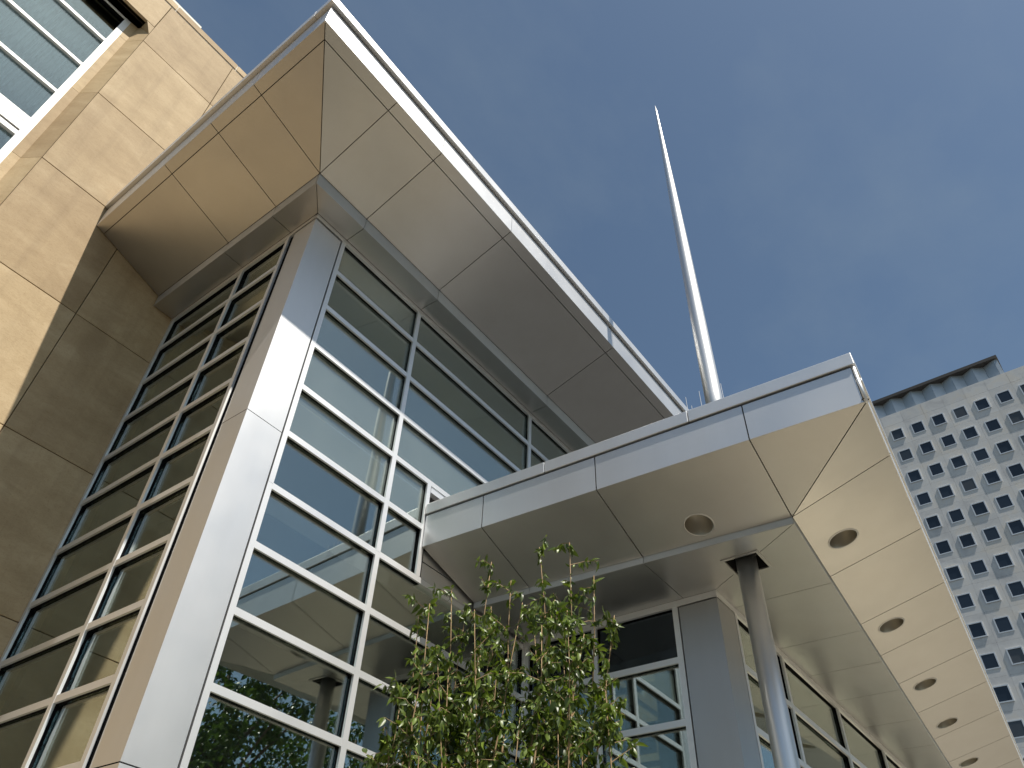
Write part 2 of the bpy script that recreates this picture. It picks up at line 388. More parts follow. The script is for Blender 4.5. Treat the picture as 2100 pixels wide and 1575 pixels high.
# wall core behind the slabs (with the window opening left free)
boxobj('wall_core', 'jointdark', stone, -8, -4.96, SY + 0.055, SY + 0.4, 0, 15.61)
boxobj('wall_core', 'jointdark', stone, -2.48, 3.0, SY + 0.055, SY + 0.4, 0, 15.61)
boxobj('wall_core', 'jointdark', stone, -4.96, -2.48, SY + 0.055, SY + 0.4, 0, 8.41)
boxobj('wall_core', 'jointdark', stone, -4.96, -2.48, SY + 0.055, SY + 0.4, 14.735, 15.61)
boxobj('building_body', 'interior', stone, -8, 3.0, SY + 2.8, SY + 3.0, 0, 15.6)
boxobj('building_roof', 'roofing', stone, -8, 3.0, SY + 0.3, SY + 3.0, 15.5, 15.6)
boxobj('building_side', 'stone', stone, -8.02, -7.9, SY + 0.3, SY + 3.0, 0, 15.5)
boxobj('building_side', 'stone', stone, 2.9, 3.02, SY + 0.4, SY + 3.0, 0, 15.5)
# the big white window
WY = SY + 0.26
def kz(z): return 1.6 + (z - 1.6) * 1.031
win = MB(); X0w, X1w = -4.66, -2.782
win.box(X1w - 0.105, X1w, WY, WY + 0.12, 8.57, 14.725); win.box(X0w, X0w + 0.105, WY, WY + 0.12, 8.57, 14.725)
wf = win.build('window', 'whiteframe', stone)
def wbar(name, *b): return boxobj(name, 'whiteframe', wf, *b)
wbar('head_rail', X0w + 0.106, X1w - 0.106, WY + 0.002, WY + 0.118, 14.70, 14.725)
boxobj('head_gasket', 'gasket', wf, X0w + 0.106, X1w - 0.106, WY + 0.03, WY + 0.10, 14.655, 14.699)
for z in (kz(13.47), kz(12.60), kz(11.73)): wbar('muntin', X0w + 0.106, X1w - 0.106, WY + 0.012, WY + 0.09, z - 0.032, z + 0.032)
wbar('meeting_rail', X0w + 0.106, X1w - 0.106, WY + 0.004, WY + 0.10, kz(10.80), kz(10.93))
wbar('meeting_rail', X0w + 0.106, X1w - 0.106, WY - 0.012, WY + 0.06, kz(10.60), kz(10.77))
boxobj('rail_gap', 'dark', wf, X0w + 0.106, X1w - 0.106, WY + 0.03, WY + 0.09, kz(10.771), kz(10.799))
boxobj('rail_gap', 'dark', wf, X0w + 0.106, X1w - 0.106, WY + 0.03, WY + 0.09, kz(10.575), kz(10.599))
wbar('sash_rail', X0w + 0.106, X1w - 0.106, WY + 0.004, WY + 0.09, kz(10.49), kz(10.574))
wbar('muntin', X0w + 0.106, X1w - 0.106, WY + 0.012, WY + 0.09, kz(9.55), kz(9.61))
zs = [14.655, kz(13.502), kz(13.438), kz(12.632), kz(12.568), kz(11.762), kz(11.698), kz(10.93), kz(10.49), kz(9.61), kz(9.55), 8.62]
for k in range(0, len(zs), 2):
    m_ = MB(); t = random.uniform(-0.006, 0.006)
    m_.prism([(X0w + 0.1, WY + 0.06 + t, zs[k + 1]), (X1w - 0.1, WY + 0.06 - t, zs[k + 1]), (X1w - 0.1, WY + 0.06 - t, zs[k]), (X0w + 0.1, WY + 0.06 + t, zs[k])], (0, 0.008, 0))
    m_.build('window_pane', 'oldglass', wf)
# gathered curtain behind the panes
cu = MB(); N = 130
for i in range(N):
    xa = X0w + 0.1 + (X1w - X0w - 0.2) * i / N; xb = X0w + 0.1 + (X1w - X0w - 0.2) * (i + 1) / N
    ya, yb = (WY + 0.3 + 0.03 * math.sin(j * 0.8) + 0.012 * math.sin(j * 2.3 + 1) for j in (i, i + 1))
    cu.face([(xa, ya, 8.6), (xb, yb, 8.6), (xb, yb, 14.35), (xa, ya, 14.35)])
cu.build('curtain', 'curtain', stone, True)

# ================================================================== glass entrance pavilion
pav = thing('glass_pavilion', 'silver metal and glass entrance pavilion with wide flat overhanging roof', 'building', (4, 1.5, 0))
TZ = [8.82, 8.18, 7.545, 6.913, 6.277, 5.64, 5.015, 4.39, 3.762, 3.135, 2.51, 1.88, 1.25, 0.62]
FH = 0.0325   # half of a transom face
FD = 0.056    # glass set back behind the frame face
def pane(x0, x1, z0, z1, plane, at, mat='glass', parent=None, tilt=0.0035):
    a, c = random.uniform(-tilt, tilt), random.uniform(-tilt, tilt)
    mb = MB(); hw = (x1 - x0) / 2; hh = (z1 - z0) / 2
    q = [(x0, z0, -a * hw - c * hh), (x1, z0, a * hw - c * hh), (x1, z1, a * hw + c * hh), (x0, z1, -a * hw + c * hh)]
    if plane == 'y': mb.prism([(u, at + d, v) for u, v, d in q], (0, 0.012, 0))
    else: mb.prism([(at + d, u, v) for u, v, d in q], (0.012, 0, 0))
    return mb.build('window_pane', mat, parent or pav)
def member(name, plane, u0, u1, z0, z1, at, depth=0.13, back=0.0, parent=None, mat='frame'):
    '''pressure cap in front, black gasket and glazing pocket behind it'''
    capd = 0.026; g = 0.004
    ga = (0.0, g) if u1 - u0 > z1 - z0 else (g, 0.0)
    if plane == 'y':
        o = boxobj(name, mat, parent or pav, u0, u1, at + back, at + capd, z0, z1)
        boxobj('gasket', 'gasket', o, u0 + ga[0], u1 - ga[0], at + capd + 0.0005, at + depth, z0 + ga[1], z1 - ga[1])
    else:
        o = boxobj(name, mat, parent or pav, at + back, at + capd, u0, u1, z0, z1)
        boxobj('gasket', 'gasket', o, at + capd + 0.0005, at + depth, u0 + ga[0], u1 - ga[0], z0 + ga[1], z1 - ga[1])
    return o
HZ = 9.38
# --- south (sunlit) wall, plane y = 0
MA = [(0.447, 0.507), (1.90, 1.965), (4.52, 4.585), (7.14, 7.205), (9.76, 9.825), (12.38, 12.445), (15.0, 15.065)]
for i, (a, c) in enumerate(MA):
    if a > 4.6: member('mullion', 'y', a, c, 6.1, HZ, 0)
    else:
        member('mullion', 'y', a, c, 0.05, 5.657, 0); member('mullion', 'y', a, c, 5.660, HZ, 0)
for i in range(len(MA) - 1):
    a, c = MA[i][1] + 0.0005, MA[i + 1][0] - 0.0005
    ztops = [HZ] + [z - FH for z in TZ]; zb = [z + FH for z in TZ] + [0.08]
    for k, z in enumerate(TZ):
        if i >= 2 and z < 6.5: continue
        if i == 1 and k == 4:
            member('transom', 'y', a, 2.52, z - FH, z + FH, 0, back=0.002); continue
        if i == 1 and k == 5:
            member('transom', 'y', a, 2.62, z - FH, z + FH, 0, back=0.002); continue
        member('transom', 'y', a, c, z - FH, z + FH, 0, back=0.002)
    for k in range(len(zb)):
        z0, z1 = zb[k], ztops[k]
        if i >= 2 and z0 < 6.5: continue
        gm = 'glass' if k > 4 else 'frit'
        if i == 1 and k in (4, 5): pane(a - 0.003, 2.525, z0 - 0.003, z1 + 0.003, 'y', FD, gm); continue
        pane(a - 0.003, c + 0.003, z0 - 0.003, z1 + 0.003, 'y', FD, gm)
member('mullion', 'y', 2.52, 2.582, 5.64 + FH, 6.913 - FH, 0, back=0.001)
boxobj('junction_panel', 'dark', pav, 2.583, 4.519, 0.085, 0.125, 5.70, 6.88)
boxobj('flashing', 'frame', pav, 2.60, 4.519, 0.012, 0.10, 6.80, 6.879)
o_ = boxobj('wall_panel', 'panel', pav, 2.625, 4.519, 0.03, 0.08, 5.69, 5.88)
o_ = boxobj('wall_panel', 'panel', pav, 2.625, 4.519, 0.03, 0.08, 5.895, 6.03)
boxobj('transom', 'frame', pav, 2.621, 4.519, 0.01, 0.13, 5.61, 5.672)
# --- west (shaded) wall, plane x = 0
MBY = [(0.50, 0.56), (1.432, 1.497), (3.012, 3.072)]
for a, c in MBY: member('mullion', 'x', a, c, 0.05, HZ, 0)
for i in range(2):
    a, c = MBY[i][1] + 0.0005, MBY[i + 1][0] - 0.0005
    ztops = [HZ] + [z - FH for z in TZ]; zb = [z + FH for z in TZ] + [0.08]
    for z in TZ: member('transom', 'x', a, c, z - FH, z + FH, 0, back=0.002)
    for k in range(len(zb)): pane(a - 0.003, c + 0.003, zb[k] - 0.003, ztops[k] + 0.003, 'x', FD)
# headers under the cornice
boxobj('header', 'frame', pav, 0.002, 15.065, -0.004, 0.03, HZ + 0.0005, 9.452); boxobj('header_gasket', 'gasket', pav, 0.03, 15.0, 0.031, 0.13, HZ + 0.0015, 9.451)
boxobj('header', 'frame', pav, -0.004, 0.03, 0.032, 3.075, HZ + 0.0005, 9.452); boxobj('header_gasket', 'gasket', pav, 0.031, 0.13, 0.132, 3.07, HZ + 0.0015, 9.451)
# --- corner column, clad in silver sheets
colm = MB(); colm.box(0.02, 0.41, 0.02, 0.45, 0, 9.35); cob = colm.build('corner_column', 'gasket', pav)
for z0, z1 in ((0.02, 3.08), (3.09, 6.225), (6.233, 9.345)):
    pr = [(0.0, 0.455), (0.0, 0.0), (0.428, 0.0), (0.428, 0.03), (0.02, 0.03), (0.02, 0.455)]
    mb = MB()
    # folded L shaped sheet: two visible faces and a rolled far edge on the west side
    mb.box(0.0, 0.428, 0.0, 0.0195, z0, z1)
    prof = [(0.0, 0.0198)] + [(0.0, 0.375)]
    for k in range(7):
        t = math.pi / 2 * k / 6; prof.append((0.08 - 0.08 * math.cos(t), 0.375 + 0.08 * math.sin(t)))
    n0 = len(mb.v)
    for (x, y) in prof: mb.v += [(x, y, z0), (x, y, z1)]
    for k in range(len(prof) - 1): mb.f.append((n0 + 2 * k, n0 + 2 * k + 1, n0 + 2 * k + 3, n0 + 2 * k + 2))
    po = mb.build('cladding_sheet', 'panel', cob)
    for p in po.data.polygons:
        if len(p.vertices) == 4 and abs(p.normal.z) < 0.5 and p.index > 6: p.use_smooth = True
boxobj('shadow_gap', 'gasket', pav, 0.429, 0.446, 0.03, 0.06, 0, 9.36)
boxobj('shadow_gap', 'gasket', pav, 0.03, 0.06, 0.456, 0.499, 0, 9.36)
# --- interior
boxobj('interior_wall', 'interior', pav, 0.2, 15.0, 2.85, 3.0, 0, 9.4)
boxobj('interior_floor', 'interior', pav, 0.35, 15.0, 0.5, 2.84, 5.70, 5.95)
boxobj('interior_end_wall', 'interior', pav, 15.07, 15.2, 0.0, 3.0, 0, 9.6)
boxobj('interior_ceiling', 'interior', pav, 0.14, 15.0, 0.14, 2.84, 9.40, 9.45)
# --- cornice box below the roof
CY = -0.315; CZ0, CZ1 = 9.453, 9.655
JX = [0.5, 1.935, 4.552, 7.17, 9.79, 12.41, 15.0]
JY = [0.50, 1.465, 3.07]
def cornice(poly, name='cornice_panel'):
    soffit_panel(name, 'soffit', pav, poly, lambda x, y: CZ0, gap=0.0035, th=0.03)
xs = [None] + JX
prev = None
for i in range(len(JX)):
    x1 = JX[i]
    if i == 0: cornice([(CY, CY), (x1, CY), (x1, -0.006), (-0.006, -0.006)])
    else: cornice([(JX[i - 1], CY), (x1, CY), (x1, -0.006), (JX[i - 1], -0.006)])
    xa = (CY if i == 0 else JX[i - 1]) + 0.0035
    boxobj('cornice_face', 'panel', pav, xa, x1 - 0.0035, CY + 0.001, CY + 0.02, CZ0 + 0.003, CZ1)
for i in range(len(JY)):
    y1 = JY[i]
    if i == 0: cornice([(CY, CY), (CY, y1), (-0.006, y1), (-0.006, -0.006)])
    else: cornice([(CY, JY[i - 1]), (CY, y1), (-0.006, y1), (-0.006, JY[i - 1])])
    ya = (CY + 0.021 if i == 0 else JY[i - 1]) + 0.0035
    boxobj('cornice_face', 'panel', pav, CY + 0.001, CY + 0.02, ya, y1 - 0.0035, CZ0 + 0.003, CZ1)
boxobj('cornice_backing', 'dark', pav, CY + 0.022, 15.0, CY + 0.022, 0.0, CZ0 + 0.034, CZ1 + 0.02)
boxobj('cornice_backing', 'dark', pav, CY + 0.022, 0.0, 0.001, 3.07, CZ0 + 0.034, CZ1 + 0.02)
# --- sloping roof soffit
EX, EY, RZ = -1.480, -1.534, 10.035
def zfront(x, y): return CZ1 + (CY - y) / (CY - EY) * (RZ - CZ1)
def zleft(x, y): return CZ1 + (CY - x) / (CY - EX) * (RZ - CZ1)
def Pm(t): return (CY + (EX - CY) * t, CY + (EY - CY) * t)
TG = 0.885
yin, yg, yout = CY, CY + (EY - CY) * TG, EY
xin, xg, xout = CY, CY + (EX - CY) * TG, EX
rs = boxobj('roof_soffit', 'joint', pav, 0, 15.0, -1.45, 3.07, 10.06, 10.10)
JF = [CY] + JX
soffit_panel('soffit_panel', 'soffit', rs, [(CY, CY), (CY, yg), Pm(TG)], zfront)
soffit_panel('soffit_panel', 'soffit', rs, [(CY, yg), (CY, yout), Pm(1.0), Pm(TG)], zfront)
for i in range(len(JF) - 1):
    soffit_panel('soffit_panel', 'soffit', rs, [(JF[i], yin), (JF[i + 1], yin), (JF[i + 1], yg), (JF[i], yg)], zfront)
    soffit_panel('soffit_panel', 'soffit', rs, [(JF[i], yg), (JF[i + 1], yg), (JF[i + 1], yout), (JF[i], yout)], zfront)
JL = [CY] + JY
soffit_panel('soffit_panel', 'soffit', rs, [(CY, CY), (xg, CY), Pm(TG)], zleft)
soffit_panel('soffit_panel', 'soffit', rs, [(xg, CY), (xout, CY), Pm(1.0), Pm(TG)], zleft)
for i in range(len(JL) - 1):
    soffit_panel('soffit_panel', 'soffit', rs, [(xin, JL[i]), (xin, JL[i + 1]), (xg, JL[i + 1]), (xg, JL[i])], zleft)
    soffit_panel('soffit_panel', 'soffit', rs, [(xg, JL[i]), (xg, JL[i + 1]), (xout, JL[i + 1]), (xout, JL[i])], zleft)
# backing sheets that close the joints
mb = MB()
mb.face([(CY, CY, CZ1 + 0.02), (15.0, CY, CZ1 + 0.02), (15.0, EY + 0.01, RZ + 0.02), (EX + 0.01, EY + 0.01, RZ + 0.02)])
mb.face([(CY, CY, CZ1 + 0.02), (CY, 3.07, CZ1 + 0.02), (EX + 0.01, 3.07, RZ + 0.02), (EX + 0.01, EY + 0.01, RZ + 0.02)])
mb.build('joint_backing', 'joint', rs)
# --- fascia and roof edge cap
FZ0, FZ1, PZ0, PZ1 = 10.035, 10.395, 10.43, 10.57
ff = boxobj('roof_fascia', 'gasket', pav, EX + 0.03, 15.0, EY + 0.03, 3.07, 10.14, 10.44)
JFA = [EX + 0.022] + [CY] + JX
for i in range(len(JFA) - 1):
    boxobj('fascia_panel', 'panel', ff, JFA[i] + 0.003, JFA[i + 1] - 0.003, EY, EY + 0.02, FZ0, FZ1)
JLA = [EY + 0.03] + [CY] + JY
for i in range(len(JLA) - 1):
    boxobj('fascia_panel', 'panel', ff, EX, EX + 0.02, JLA[i] + 0.003, JLA[i + 1] - 0.003, FZ0, FZ1)
boxobj('corner_trim', 'frame', ff, EX - 0.002, EX + 0.021, EY - 0.002, EY + 0.029, FZ0, FZ1)
capj = [EX - 0.05, 1.0, 4.2, 7.4, 10.6, 15.0]
for i in range(len(capj) - 1): boxobj('roof_cap', 'cap', pav, capj[i], capj[i + 1] - 0.004, EY - 0.05, EY + 0.25, PZ0, PZ1)
boxobj('roof_cap', 'cap', pav, EX - 0.05, EX + 0.25, EY + 0.254, 3.07, PZ0, PZ1)
boxobj('roof_deck', 'roofing', pav, EX + 0.2, 15.0, EY + 0.2, 3.07, 10.441, 10.50)

# ================================================================== entrance canopy
can = thing('entrance_canopy', 'low silver metal entrance canopy with round downlights and sloping soffit edge', 'canopy', (8, -2.5, 0))
O0, Oc, Oe = (2.552, -0.004), (2.826, -4.745), (17.0, -3.540)
I0, Ic, Ie = (3.515, -0.004), (3.752, -3.680), (17.0, -2.624)
QZ, SZ, FZ = 6.03, 5.775, 5.705     # outer edge, inner edge of the slope, flat soffit
def lerp(a, c, t): return (a[0] + (c[0] - a[0]) * t, a[1] + (c[1] - a[1]) * t)
def frac_line(a, c, p):   # signed distance of p from line a-c
    l = math.hypot(c[0] - a[0], c[1] - a[1]); return ((c[0] - a[0]) * (p[1] - a[1]) - (c[1] - a[1]) * (p[0] - a[0])) / l
def zF(x, y):
    do = abs(frac_line(O0, Oc, (x, y))); di = abs(frac_line(I0, Ic, (x, y))); return QZ + (SZ - QZ) * do / (do + di)
def zR(x, y):
    do = abs(frac_line(Oc, Oe, (x, y))); di = abs(frac_line(Ic, Ie, (x, y))); return QZ + (SZ - QZ) * do / (do + di)
def circ(cx, cy, r, n=28): return [(cx + r * math.cos(2 * math.pi * k / n), cy + r * math.sin(2 * math.pi * k / n)) for k in range(n)]
LIGHTS_F = [(3.49, -2.86)]
LIGHTS_R = [(4.50, -3.915), (6.58, -3.735), (8.45, -3.58), (9.95, -3.455), (11.75, -3.30), (13.5, -3.15)]
sf = MB(); sf.face([(O0[0] + .02, O0[1], QZ + .035), (Oc[0] + .02, Oc[1] + .02, QZ + .035), (Ic[0], Ic[1], SZ + .035), (I0[0], I0[1], SZ + .035)])
sf.face([(Oc[0] + .02, Oc[1] + .02, QZ + .035), (Oe[0], Oe[1] + .02, QZ + .035), (Ie[0], Ie[1], SZ + .035), (Ic[0], Ic[1], SZ + .035)])
# backing needs openings too: left open above the lamps, so keep it narrow along the joints only
cs = MB(); cs.box(4.0, 17.0, -3.0, 0.0, 6.2, 6.25); cs = cs.build('canopy_soffit', 'joint', can)
def on_front(y): # points of a joint across the front slope whose outer end is at y
    t = y / Oc[1]; o = lerp(O0, Oc, t); return o, (3.515 + (o[1] + 0.05) / -3.68 * 0.237, o[1] + 0.05)
fj = [(O0, I0), on_front(-0.811), on_front(-2.192), (lerp(O0, Oc, 3.735 / 4.741), Ic)]
def backing(a, c, za, zc, wdt=0.03):
    d = Vector((c[0] - a[0], c[1] - a[1])).normalized(); nn = Vector((-d.y, d.x)) * wdt
    mb = MB(); mb.face([(a[0] + nn.x, a[1] + nn.y, za), (c[0] + nn.x, c[1] + nn.y, zc), (c[0] - nn.x, c[1] - nn.y, zc), (a[0] - nn.x, a[1] - nn.y, za)])
    mb.build('joint_backing', 'joint', cs)
for i in range(len(fj) - 1):
    (oa, ia), (ob, ib) = fj[i], fj[i + 1]
    poly = [oa, ob, ib, ia]
    hs_ = [circ(x, y, 0.146) for x, y in LIGHTS_F if area(clipall(circ(x, y, 0.146), poly)) > 0.06]
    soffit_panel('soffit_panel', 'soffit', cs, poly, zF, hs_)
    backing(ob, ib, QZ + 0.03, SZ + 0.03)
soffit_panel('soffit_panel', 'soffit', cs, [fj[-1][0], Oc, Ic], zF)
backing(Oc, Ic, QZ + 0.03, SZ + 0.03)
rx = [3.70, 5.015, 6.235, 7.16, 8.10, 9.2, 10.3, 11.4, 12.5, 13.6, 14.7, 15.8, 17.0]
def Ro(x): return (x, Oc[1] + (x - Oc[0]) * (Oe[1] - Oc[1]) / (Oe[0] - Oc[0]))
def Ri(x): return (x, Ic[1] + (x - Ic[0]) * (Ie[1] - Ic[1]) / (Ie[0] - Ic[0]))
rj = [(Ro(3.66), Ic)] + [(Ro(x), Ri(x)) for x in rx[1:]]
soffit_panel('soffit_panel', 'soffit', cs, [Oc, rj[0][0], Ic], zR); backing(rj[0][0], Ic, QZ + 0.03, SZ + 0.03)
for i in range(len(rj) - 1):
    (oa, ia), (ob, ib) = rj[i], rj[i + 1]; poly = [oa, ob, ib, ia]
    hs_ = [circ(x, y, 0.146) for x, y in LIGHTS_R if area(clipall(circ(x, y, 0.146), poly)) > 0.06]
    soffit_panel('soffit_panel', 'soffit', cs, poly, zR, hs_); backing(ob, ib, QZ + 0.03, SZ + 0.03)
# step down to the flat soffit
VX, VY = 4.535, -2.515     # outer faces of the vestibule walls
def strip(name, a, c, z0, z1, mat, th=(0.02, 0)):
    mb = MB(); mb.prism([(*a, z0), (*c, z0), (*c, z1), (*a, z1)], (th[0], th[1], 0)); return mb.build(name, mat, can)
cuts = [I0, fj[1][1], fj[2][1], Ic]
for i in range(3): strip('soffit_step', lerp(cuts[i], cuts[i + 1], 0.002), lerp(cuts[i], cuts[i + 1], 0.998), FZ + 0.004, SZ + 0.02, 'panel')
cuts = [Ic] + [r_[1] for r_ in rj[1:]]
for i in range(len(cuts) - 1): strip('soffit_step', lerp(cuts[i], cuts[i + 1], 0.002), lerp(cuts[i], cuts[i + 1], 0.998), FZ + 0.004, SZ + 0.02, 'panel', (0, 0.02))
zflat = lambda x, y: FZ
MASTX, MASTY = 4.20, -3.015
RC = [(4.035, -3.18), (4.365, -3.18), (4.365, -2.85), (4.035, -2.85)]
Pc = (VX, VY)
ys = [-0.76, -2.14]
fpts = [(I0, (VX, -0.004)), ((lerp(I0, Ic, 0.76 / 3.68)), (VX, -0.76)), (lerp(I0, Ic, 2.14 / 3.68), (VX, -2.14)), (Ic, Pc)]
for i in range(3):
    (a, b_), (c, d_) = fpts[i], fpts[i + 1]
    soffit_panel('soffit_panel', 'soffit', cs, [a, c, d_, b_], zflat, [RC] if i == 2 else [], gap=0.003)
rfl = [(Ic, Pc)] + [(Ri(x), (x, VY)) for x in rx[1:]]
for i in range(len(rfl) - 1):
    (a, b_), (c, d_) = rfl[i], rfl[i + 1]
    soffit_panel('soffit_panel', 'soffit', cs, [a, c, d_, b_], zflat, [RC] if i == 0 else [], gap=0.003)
mb = MB(); bk = subtract([(3.45, 0), (3.45, -3.75), (17, -3.2), (17, 0)], [(3.95, -3.27), (4.45, -3.27), (4.45, -2.76), (3.95, -2.76)])
for p in bk: mb.face([(x, y, FZ + 0.03) for x, y in clipall(p, [I0, Ic, Ie, (17, 0)])])
mb.build('joint_backing', 'joint', cs)
# recess round the mast
rec = MB(); e = 0.03
for i in range(4):
    a, c = RC[i], RC[(i + 1) % 4]; rec.face([(*a, FZ), (*c, FZ), (*c, FZ + 0.35), (*a, FZ + 0.35)])
rec.face([(*p, FZ + 0.35) for p in RC]); rec = rec.build('mast_recess', 'dark', can)
for x0, x1, y0, y1 in ((4.005, 4.395, -3.21, -3.181), (4.005, 4.395, -2.849, -2.82), (4.005, 4.034, -3.18, -2.85), (4.366, 4.395, -3.18, -2.85)):
    boxobj('recess_trim', 'soffit', rec, x0, x1, y0, y1, FZ - 0.012, FZ + 0.02)
# downlights
def downlight(x, y, zf, parent):
    z = zf(x, y); e_ = 0.05
    gx, gy = (zf(x + e_, y) - zf(x - e_, y)) / (2 * e_), (zf(x, y + e_) - zf(x, y - e_)) / (2 * e_)
    N = 28
    def ring(r, dz): return [(x + r * math.cos(2 * math.pi * k / N), y + r * math.sin(2 * math.pi * k / N), z + gx * r * math.cos(2 * math.pi * k / N) + gy * r * math.sin(2 * math.pi * k / N) + dz) for k in range(N)]
    def lathe(name, prof, mat, par):
        mb = MB()
        for (r, dz) in prof: mb.v += ring(r, dz)
        for i in range(len(prof) - 1):
            for k in range(N):
                k2 = (k + 1) % N; mb.f.append((i * N + k, i * N + k2, (i + 1) * N + k2, (i + 1) * N + k))
        return mb.build(name, mat, par, True)
    d = lathe('downlight', [(0.134, 0.004), (0.136, -0.005), (0.150, -0.004), (0.152, 0.0)], 'soffit', parent)
    lathe('reflector', [(0.135, -0.002), (0.128, 0.05), (0.112, 0.11), (0.085, 0.16), (0.055, 0.185)], 'reflector', d)
    lathe('lamp', [(0.056, 0.186), (0.045, 0.180), (0.02, 0.176), (0.0005, 0.175)], 'lampglass', d)
m, n, b, o = newmat('lamp_reflector'); MAT['reflector'] = m
b.inputs['Base Color'].default_value = (0.46, 0.43, 0.37, 1); b.inputs['Metallic'].default_value = 0.8; b.inputs['Roughness'].default_value = 0.38
MAT['lampglass'] = plain('unlit_lamp_glass', (0.45, 0.44, 0.40), 0.25, 0)
for x, y in LIGHTS_F: downlight(x, y, zF, can)
for x, y in LIGHTS_R: downlight(x, y, zR, can)
# fascia, cap and roof of the canopy
KZ0, KZ1 = 6.452, 6.590
dF = Vector((Oc[0] - O0[0], Oc[1] - O0[1])).normalized(); nF = Vector((dF.y, -dF.x))   # outward (-x)
def fpt(t, off=0.0): p = lerp(O0, Oc, t); return (p[0] + nF.x * off, p[1] + nF.y * off)
if nF.x > 0: nF = -nF
dR = Vector((Oe[0] - Oc[0], Oe[1] - Oc[1])).normalized(); nR = Vector((dR.y, -dR.x))
if nR.y > 0: nR = -nR
fts = [0.0, 0.811 / 4.741, 2.192 / 4.741, 3.735 / 4.741, 0.9952]
cf = MB(); cf.prism([(*fpt(0, -0.03), QZ + 0.08), (*fpt(0.99, -0.03), QZ + 0.08), (Oe[0], Oe[1] + 0.05, QZ + 0.08), (Oe[0], 0, QZ + 0.08), (*fpt(0, -0.03)[:1], 0, QZ + 0.08)], (0, 0, 0.34)); cf = cf.build('canopy_fascia', 'gasket', can)
for i in range(len(fts) - 1):
    a, c = fts[i] + 0.0012, fts[i + 1] - 0.0012
    mb = MB(); mb.prism([(*fpt(a), QZ), (*fpt(c), QZ), (*fpt(c), KZ0 - 0.02), (*fpt(a), KZ0 - 0.02)], (-nF.x * 0.02, -nF.y * 0.02, 0)); mb.build('fascia_panel', 'panel', cf)
for i in range(len(rj) - 1):
    a, c = rj[i][0], rj[i + 1][0]
    if i == 0: a = lerp(Oc, rj[1][0], 0.012)
    a, c = lerp(a, c, 0.002), lerp(a, c, 0.998)
    mb = MB(); mb.prism([(*a, QZ), (*c, QZ), (*c, KZ0 - 0.02), (*a, KZ0 - 0.02)], (-nR.x * 0.02, -nR.y * 0.02, 0)); mb.build('fascia_panel', 'panel', cf)
mb = MB(); mb.tube([(Oc[0] + 0.008, Oc[1] + 0.008, QZ - 0.004), (Oc[0] + 0.008, Oc[1] + 0.008, KZ0 - 0.02)], [0.016, 0.016], 10); mb.build('corner_trim', 'frame', cf, True)
def capseg(a, c, n2, z0=KZ0, z1=KZ1, off=0.018, wdt=0.22):
    mb = MB(); A = Vector(a) + n2 * off; Cc = Vector(c) + n2 * off
    mb.prism([(A.x, A.y, z0), (Cc.x, Cc.y, z0), (Cc.x, Cc.y, z1), (A.x, A.y, z1)], (-n2.x * wdt, -n2.y * wdt, 0)); o2 = mb.build('canopy_cap', 'cap', can); bevel_obj(o2, 0.006, 2); return o2
ct = [0.0, 1.60 / 4.741, 3.22 / 4.741, 1.0035]
for i in range(3): capseg(fpt(ct[i] + 0.0006), fpt(ct[i + 1] - 0.0006), nF)
cr_ = [2.85, 6.0, 9.2, 12.4, 17.0]
for i in range(4): capseg(Ro(cr_[i] + (0.21 if i == 0 else 0.003)), Ro(cr_[i + 1] - 0.003), nR)
mb = MB(); mb.prism([(*fpt(0, -0.1), 6.44), (*fpt(0.98, -0.1), 6.44), (Oe[0], Oe[1] + 0.1, 6.44), (Oe[0], -0.01, 6.44), (fpt(0, -0.1)[0], -0.01, 6.44)], (0, 0, 0.03)); mb.build('canopy_roof', 'roofing', can)

# ================================================================== glass vestibule under the canopy
ves = thing('glass_vestibule', 'shaded glass vestibule with square metal corner pier under the canopy', 'vestibule', (9, -1.2, 0))
pier = MB(); pier.box(VX + 0.02, VX + 0.42, VY + 0.02, VY + 0.44, 0, 5.63); pier = pier.build('corner_pier', 'gasket', ves)
for z0, z1 in ((0.02, 2.80), (2.808, 5.615)):
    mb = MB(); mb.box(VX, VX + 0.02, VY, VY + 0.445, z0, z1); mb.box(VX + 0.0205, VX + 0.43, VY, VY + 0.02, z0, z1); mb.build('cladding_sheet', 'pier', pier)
VT = [5.05, 4.42, 3.79, 3.16, 2.5, 1.3]
MV = [(-2.055, -1.99), (-1.02, -0.955), (-0.062, -0.002)]
for a, c in MV: member('mullion', 'x', a, c, 0.02, 5.63, VX, parent=ves)
ztops = [5.63] + [z - FH for z in VT]; zb = [z + FH for z in VT] + [0.05]
for i in range(2):
    a, c = MV[i][1] + 0.0005, MV[i + 1][0] - 0.0005
    for z in VT: member('transom', 'x', a, c, z - FH, z + FH, VX, back=0.002, parent=ves)
    for k in range(len(zb)): pane(a - 0.003, c + 0.003, zb[k] - 0.003, ztops[k] + 0.003, 'x', VX + FD, 'darkglass' if k == 0 else 'glass', ves)
MS = [(VX + 0.445, VX + 0.50), (6.265, 6.325), (8.12, 8.18), (9.97, 10.03), (11.82, 11.88), (13.67, 13.73), (15.5, 15.56)]
for a, c in MS: member('mullion', 'y', a, c, 0.02, 5.63, VY, parent=ves)
for i in range(len(MS) - 1):
    a, c = MS[i][1] + 0.0005, MS[i + 1][0] - 0.0005
    for z in VT: member('transom', 'y', a, c, z - FH, z + FH, VY, back=0.002, parent=ves)
    for k in range(len(zb)): pane(a - 0.003, c + 0.003, zb[k] - 0.003, ztops[k] + 0.003, 'y', VY + FD, 'glass', ves)
boxobj('header', 'frame', ves, VX - 0.004, VX + 0.03, VY + 0.032, -0.002, 5.6305, FZ - 0.002); boxobj('header_gasket', 'gasket', ves, VX + 0.031, VX + 0.13, VY + 0.132, -0.002, 5.6315, FZ - 0.003)
